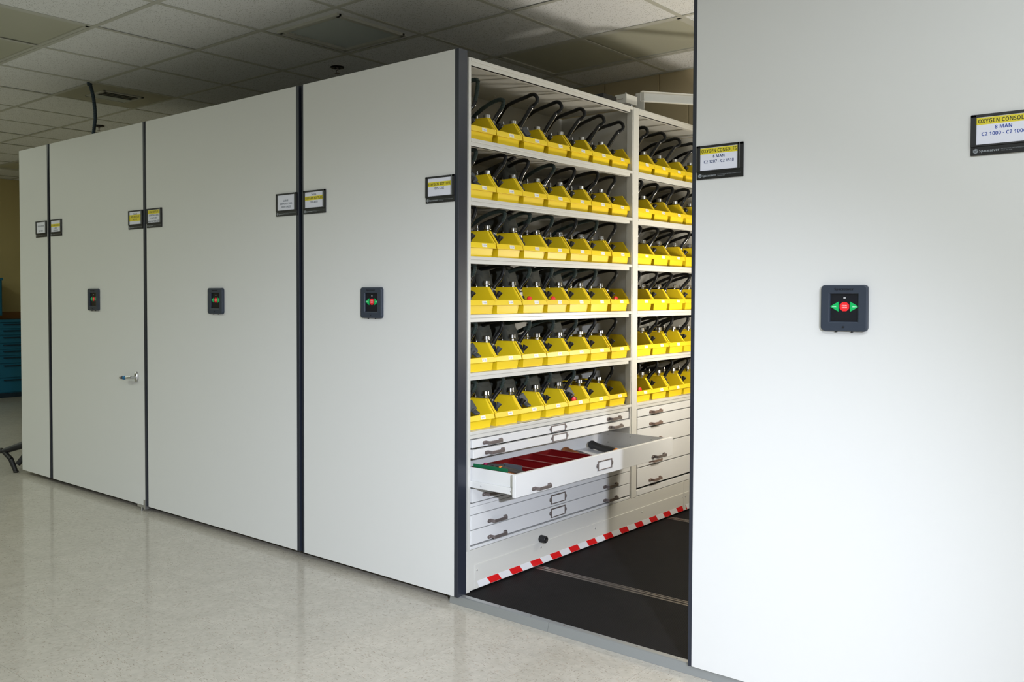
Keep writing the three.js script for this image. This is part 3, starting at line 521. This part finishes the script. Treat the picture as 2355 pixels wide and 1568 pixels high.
// ---------------------------------------------------------------- contents of the open drawer
for (let k = 0; k < 4; k++) {
  const z = -.0895 - k * .1400, w = .1385, x0 = -1.150, x1 = -.911, y = .4766;
  const t = thing('parts_tray', ['dark red tray crammed with hand tools in the open drawer', 'dark red tray with loose screws in the open drawer', 'empty dark red tray next to the tray of screws', 'empty dark red tray beside the orange-handled knife'][k], 'tray', 'red trays in the open drawer');
  mesh('tub', [bx(x0, x1, y, y + .003, z - w, z), bx(x0, x1, y, y + .073, z - .003, z), bx(x0, x1, y, y + .073, z - w, z - w + .003), bx(x0, x0 + .003, y, y + .073, z - w, z), bx(x1 - .003, x1, y, y + .073, z - w, z)], mat.tray, t);
  mesh('rim', [bx(x0 - .002, x1 + .002, y + .070, y + .074, z - .006, z, .0012), bx(x0 - .002, x1 + .002, y + .070, y + .074, z - w, z - w + .006, .0012), bx(x0 - .002, x0 + .005, y + .070, y + .074, z - w, z), bx(x1 - .005, x1 + .002, y + .070, y + .074, z - w, z)], mat.tray, t);
}
{
  const gs = []; for (let k = 0; k < 90; k++) { const x = rr(-1.06, -.925), z = rr(-.345, -.245), y = .4815 + rnd() * .02, a = rnd() * 6.28; gs.push(rod([x, y, z], [x + .014 * Math.cos(a), y + rr(-.002, .006), z + .014 * Math.sin(a)], .0016, .0012, 6), rod([x, y, z], [x - .002 * Math.cos(a), y, z - .002 * Math.sin(a)], .0036, .0036, 7)); }
  const s = mesh('loose_screws', gs, mat.zinc); s.userData = { kind: 'stuff', label: 'loose steel screws lying in the red tray', category: 'screws' };
  const card = mesh('green_card', bx(-1.142, -.965, .520, .5635, -.1005, -.0985), mat.greenCard); tag(card, 'dark green card standing against the side of the first red tray', 'card');
  const sc = thing('scissors', 'black handled scissors lying in the first red tray', 'scissors');
  mesh('handle', [new THREE.TorusGeometry(.020, .006, 8, 18).rotateX(Math.PI / 2).translate(-1.105, .546, -.155), new THREE.TorusGeometry(.020, .006, 8, 18).rotateX(Math.PI / 2).translate(-1.08, .540, -.125)], mat.grip, sc);
  mesh('blade', [rod([-1.09, .544, -.15], [-.99, .520, -.145], .005, .003, 6), rod([-1.07, .538, -.128], [-.98, .516, -.15], .005, .003, 6)], mat.fileSteel, sc);
  mesh('pivot', new THREE.CylinderGeometry(.008, .008, .006, 14).translate(-1.128, .556, -.158), M(.35, .02, .10, .4), sc);
  const pl = thing('scraper', 'grey steel scraper blade leaning in the first red tray', 'scraper');
  mesh('blade', bx(-1.07, -.975, .522, .560, -.205, -.2035), M(.17, .18, .20, .4, .6), pl); mesh('handle', rod([-1.06, .548, -.2], [-1.125, .548, -.175], .009, .008), mat.grip, pl);
  const kn = thing('folding_knife', 'orange and black folding knife at the front of the first red tray', 'knife');
  mesh('handle', new RoundedBoxGeometry(.12, .014, .028, 2, .006).rotateY(.32).rotateZ(-.16).translate(-.985, .541, -.172), mat.grip, kn); mesh('scale', new RoundedBoxGeometry(.11, .010, .036, 2, .004).rotateY(.2).rotateZ(-.12).translate(-.968, .528, -.150), mat.orange, kn); mesh('lanyard_ring', new THREE.TorusGeometry(.008, .003, 6, 14).rotateX(Math.PI / 2).translate(-1.042, .553, -.154), mat.orange, kn);
  const k2 = thing('sheath_knife', 'knife with orange-brown handle and black sheath beside the red trays', 'knife');
  mesh('handle', [new THREE.SphereGeometry(.0215, 14, 10).scale(1, .8, 1).translate(-1.262, .4955, -.924), rod([-1.262, .4955, -.924], [-1.10, .494, -.832], .0165, .0125)], mat.rust, k2);
  mesh('sheath', rod([-1.10, .4935, -.832], [-.965, .489, -.772], .0125, .009), mat.grip, k2); mesh('tip', rod([-.965, .489, -.772], [-.935, .488, -.758], .0092, .006), mat.orange, k2);
  const fi = thing('flat_file', 'long flat grey steel file lying in the open drawer', 'file');
  mesh('blade', new RoundedBoxGeometry(.31, .009, .026, 1, .002).rotateY(-.48).translate(-1.13, .4818, -.935), mat.fileSteel, fi); mesh('tang', rod([-1.267, .482, -1.006], [-1.285, .482, -1.015], .004, .002), mat.fileSteel, fi);
  const ha = thing('hammer', 'hammer with grey rubber grip and orange collar in the open drawer', 'hammer');
  mesh('grip', tube([[-1.252, .4985, -1.135], [-1.225, .4985, -1.122], [-1.17, .4965, -1.095], [-1.11, .497, -1.068], [-1.06, .497, -1.047]], .0175, 20, 14), mat.grip, ha); mesh('butt', new THREE.SphereGeometry(.0215, 14, 10).translate(-1.250, .4985, -1.134), mat.grip, ha);
  mesh('collar', rod([-1.06, .497, -1.047], [-1.02, .494, -1.031], .0176, .010), mat.orange, ha); mesh('shaft', rod([-1.02, .494, -1.031], [-.95, .491, -1.003], .009, .009), mat.fileSteel, ha); mesh('head', bx(-.955, -.925, .4768, .507, -1.05, -.955, .004), mat.fileSteel, ha);
}

// ---------------------------------------------------------------- on top of the open unit
{
  const r = thing('antenna_unit', 'small black box with a thin rod antenna on the shelf top', 'antenna');
  mesh('box', [bx(-1.245, -1.165, 2.1902, 2.224, -1.205, -1.085, .003)], mat.black, r); mesh('plug', rod([-1.19, 2.212, -1.205], [-1.19, 2.216, -1.232], .008), mat.brushed, r);
  mesh('rod', rod([-1.19, 2.216, -1.23], [-1.19, 2.304, -1.560], .0018, .0016, 8), mat.brushed, r); mesh('ball_tip', new THREE.SphereGeometry(.0095, 12, 10).scale(1, .8, 1.25).translate(-1.19, 2.304, -1.566), mat.black, r);
  const d = new THREE.Vector3(.5628, 0, -.8266), A = [-1.172, 2.2395, -1.442], L = 1.255;
  const b = thing('bracing_beam', 'cream steel beam running from the shelf top to the block wall', 'beam');
  const q = new THREE.Quaternion().setFromUnitVectors(new THREE.Vector3(1, 0, 0), d);
  const bar = mesh('channel', mergeGeometries([bx(0, L, 0, .052, -.0012, .0012), bx(0, L, 0, .0025, 0, .022), bx(0, L, .0495, .052, 0, .022)].map(strip)), mat.steel, b); bar.position.set(...A); bar.quaternion.copy(q);
  mesh('end_box', bx(-1.235, -1.168, 2.213, 2.258, -1.405, -1.30, .002), mat.steel, b); mesh('angle_foot', [bx(-1.20, -1.150, 2.1905, 2.193, -1.44, -1.32), bx(-1.20, -1.150, 2.1905, 2.286, -1.446, -1.443)], mat.steel, b); mesh('bolt', [rod([-1.176, 2.19, -1.36], [-1.176, 2.214, -1.36], .006), rod([-1.20, 2.258, -1.345], [-1.20, 2.274, -1.345], .004)], mat.zinc, b);
}

// ---------------------------------------------------------------- track platform in the floor
{
  const t = thing('track_platform', 'raised platform with black ribbed rubber mat and steel rail in the aisle', 'platform');
  mesh('substrate', [bx(-4.93, 2.4, FL + .0002, .0385, -2.35, -.100), bx(-1.19, 2.4, FL + .0002, .0385, -.100, -.040), bx(-4.93, -1.19, FL + .0002, .0385, -.10, -.09)], mat.dark, t);
  const rails = [-.536, -1.72];
  const spans = [[-.0375, -.511], [-.561, -1.695], [-1.745, -2.35]];
  for (const [a, b] of spans) { const g = uvBox(bx(a > -.1 ? -1.185 : -4.92, 2.39, .0385, .042, b, a)); const uv = g.attributes.uv; for (let i = 0; i < uv.count; i++) uv.setXY(i, uv.getX(i) * 1.0, uv.getY(i) * 1.0); mesh('rubber_mat', g, mat.mat1, t); }
  for (const z of rails) { mesh('rail', [bx(-4.92, 2.39, .0385, .0405, z - .024, z + .024), bx(-4.92, 2.39, .0385, .0432, z - .023, z - .016, .001), bx(-4.92, 2.39, .0385, .0440, z - .006, z + .004, .001), bx(-4.92, 2.39, .0385, .0428, z + .014, z + .023, .001)], M(.25, .22, .20, .35, .9), t); }
  const prof = [[-.0380, .0432], [-.0150, .0432], [-.0110, .0405], [-.0035, FL + .002], [-.0035, FL + .0003], [-.0380, FL + .0003]];
  for (const [a, b] of [[-1.187, -.7010], [-.7000, .518], [.519, 2.4]]) {
    const g = new THREE.ExtrudeGeometry(new THREE.Shape(prof.map(p => new THREE.Vector2(-p[0], p[1]))), { depth: b - a, bevelEnabled: false }).rotateY(Math.PI / 2).translate(a, 0, 0);
    mesh('edge_ramp', g, mat.alu, t).userData.label = 'aluminium edge strip';
  }
  for (let k = 0; k < 8; k++) mesh('screw', new THREE.CylinderGeometry(.0036, .0036, .0012, 10).translate(-1.092 + k * .151, .0436, -.0225), mat.brushed, t);
}
mat.mat1.bumpMap.repeat.set(1, 20); mat.mat1.map.repeat.set(1.3, 1.3);

// ---------------------------------------------------------------- far left: blue cabinets and a folded stand
{
  const t = thing('tool_cabinet', 'dark blue metal drawer cabinet along the far wall', 'cabinet');
  const x = -9.95, za = -2.44, zb = -.95;
  mesh('body', [bx(X0 + .002, x - .01, FL + .0003, .905, za, zb)], mat.blue, t); mesh('plinth', bx(x - .01, x - .004, FL + .0005, .065, za, zb), M(.004, .02, .04, .6), t);
  mesh('worktop', bx(X0 + .002, x + .012, .9055, .935, za, zb + .01, .003), mat.blue, t);
  let n = 0;
  for (const [c0, c1] of [[za, -1.70], [-1.695, zb]]) for (const [a, b] of [[.83, .90], [.755, .825], [.66, .745], [.585, .655], [.51, .58], [.42, .505], [.25, .41], [.075, .24]]) {
    const d = mesh('drawer', bx(x - .01, x, a, b, c0 + .004, c1 - .004, .002), mat.blue, t);
    mesh('handle', bx(x, x + .018, b - .028, b - .016, c0 + .36, c1 - .12, .003), M(.004, .03, .06, .4), d); mesh('lock', new THREE.CylinderGeometry(.008, .008, .006, 10).rotateZ(Math.PI / 2).translate(x + .003, b - .025, c0 + .30), mat.brushed, d); n++;
  }
  const w = thing('back_board', 'orange-brown wooden back board above the blue cabinet', 'board'); mesh('board', bx(X0 + .001, X0 + .02, .9355, 1.02, za, zb, .002), mat.wood, w);
  const c = thing('wall_cupboard', 'small dark blue cupboard hung above the blue drawer cabinet', 'cupboard');
  mesh('box', bx(X0 + .0005, -9.955, .985, 1.40, -1.815, -1.1, .002), mat.blue, c); mesh('cap', bx(X0 + .0005, -9.945, 1.40, 1.43, -1.825, -1.09, .003), mat.blue, c); mesh('door', bx(-9.954, -9.944, .995, 1.39, -1.805, -1.46, .002), mat.blue, c); mesh('door', bx(-9.954, -9.944, .995, 1.39, -1.455, -1.11, .002), mat.blue, c);
}
{
  const t = thing('folded_stand', 'black folded equipment stand on the floor at the end of the panel row', 'stand');
  const K = [-5.335, .148, .040];
  mesh('knob', new THREE.SphereGeometry(.024, 14, 10).scale(1.2, .8, 1).translate(-5.357, .152, .048), mat.black, t);
  mesh('arm', [rod(K, [-5.20, .205, -.06], .019, .026), rod([-5.20, .205, -.06], [-5.165, .26, -.16], .026, .03)], mat.black, t);
  mesh('leg', [rod(K, [-5.262, .10, .02], .015, .017), rod([-5.262, .10, .02], [-5.222, FL + .004, .004], .018, .015)], mat.black, t);
  mesh('leg', [rod([-5.17, .20, -.10], [-5.226, .065, -.01], .022, .018)], mat.black, t);
  mesh('foot', lathe([[0, 0], [.017, 0], [.018, .010], [.014, .014], [0, .014]], 14).translate(-5.222, FL + .0004, .004), mat.rubber, t);
  mesh('leg', [rod([-5.17, .24, -.14], [-5.16, FL + .006, -.30], .016, .014)], mat.black, t);
}

// ---------------------------------------------------------------- the photographer's flash heads (outside the frame)
function strobe(pos, dir, stand, label, bare) {
  const t = thing('studio_flash', label, 'flash', 'flash heads on stands'), p = new THREE.Vector3(...pos), d = new THREE.Vector3(...dir).normalize();
  const at = k => p.clone().addScaledVector(d, k).toArray();
  mesh('housing', rod(at(-.34), at(-.12), .055, .06, 18), mat.black, t);
  if (!bare) { const q = new THREE.Quaternion().setFromUnitVectors(new THREE.Vector3(0, 1, 0), d); mesh('reflector', lathe([[.05, -.12], [.058, -.08], [.085, -.012], [.088, -.010], [.060, -.084], [.045, -.115]], 24).applyQuaternion(q).translate(...pos), mat.zinc, t); }
  mesh('flash_tube', bare ? new THREE.SphereGeometry(.03, 16, 12).translate(...pos) : rod(at(-.06), at(-.035), .032, .032, 18), M(.9, .9, .9, .3, 0, { emissive: bare ? C(1, .9, .74) : C(.93, .96, 1), emissiveIntensity: bare ? 14 : 30 }), t);
  if (bare) mesh('socket', rod(at(-.12), at(-.03), .03, .02), mat.black, t);
  const s = new THREE.Vector3(...stand), h = at(-.22);
  mesh('yoke', rod(h, [s.x, h[1] - .10, s.z], .012), mat.black, t); mesh('pole', rod([s.x, s.y + .30, s.z], [s.x, h[1] - .09, s.z], .013, .011), mat.black, t);
  for (let k = 0; k < 3; k++) { const a = k * 2.094 + .5; mesh('leg', rod([s.x, s.y + .33, s.z], [s.x + .24 * Math.cos(a), s.y + .006, s.z + .24 * Math.sin(a)], .010, .009), mat.black, t); }
}
strobe(FLASH, [-2.5, -1.36, -2.95], [2.74, FL, 3.10], 'studio flash with metal reflector on a stand by the camera');
strobe(AISLE, [-.15, .35, -.02], [-.385, .042, -1.62], 'bare-bulb studio flash on a stand standing in the aisle', true);

renderer.render(scene, camera);
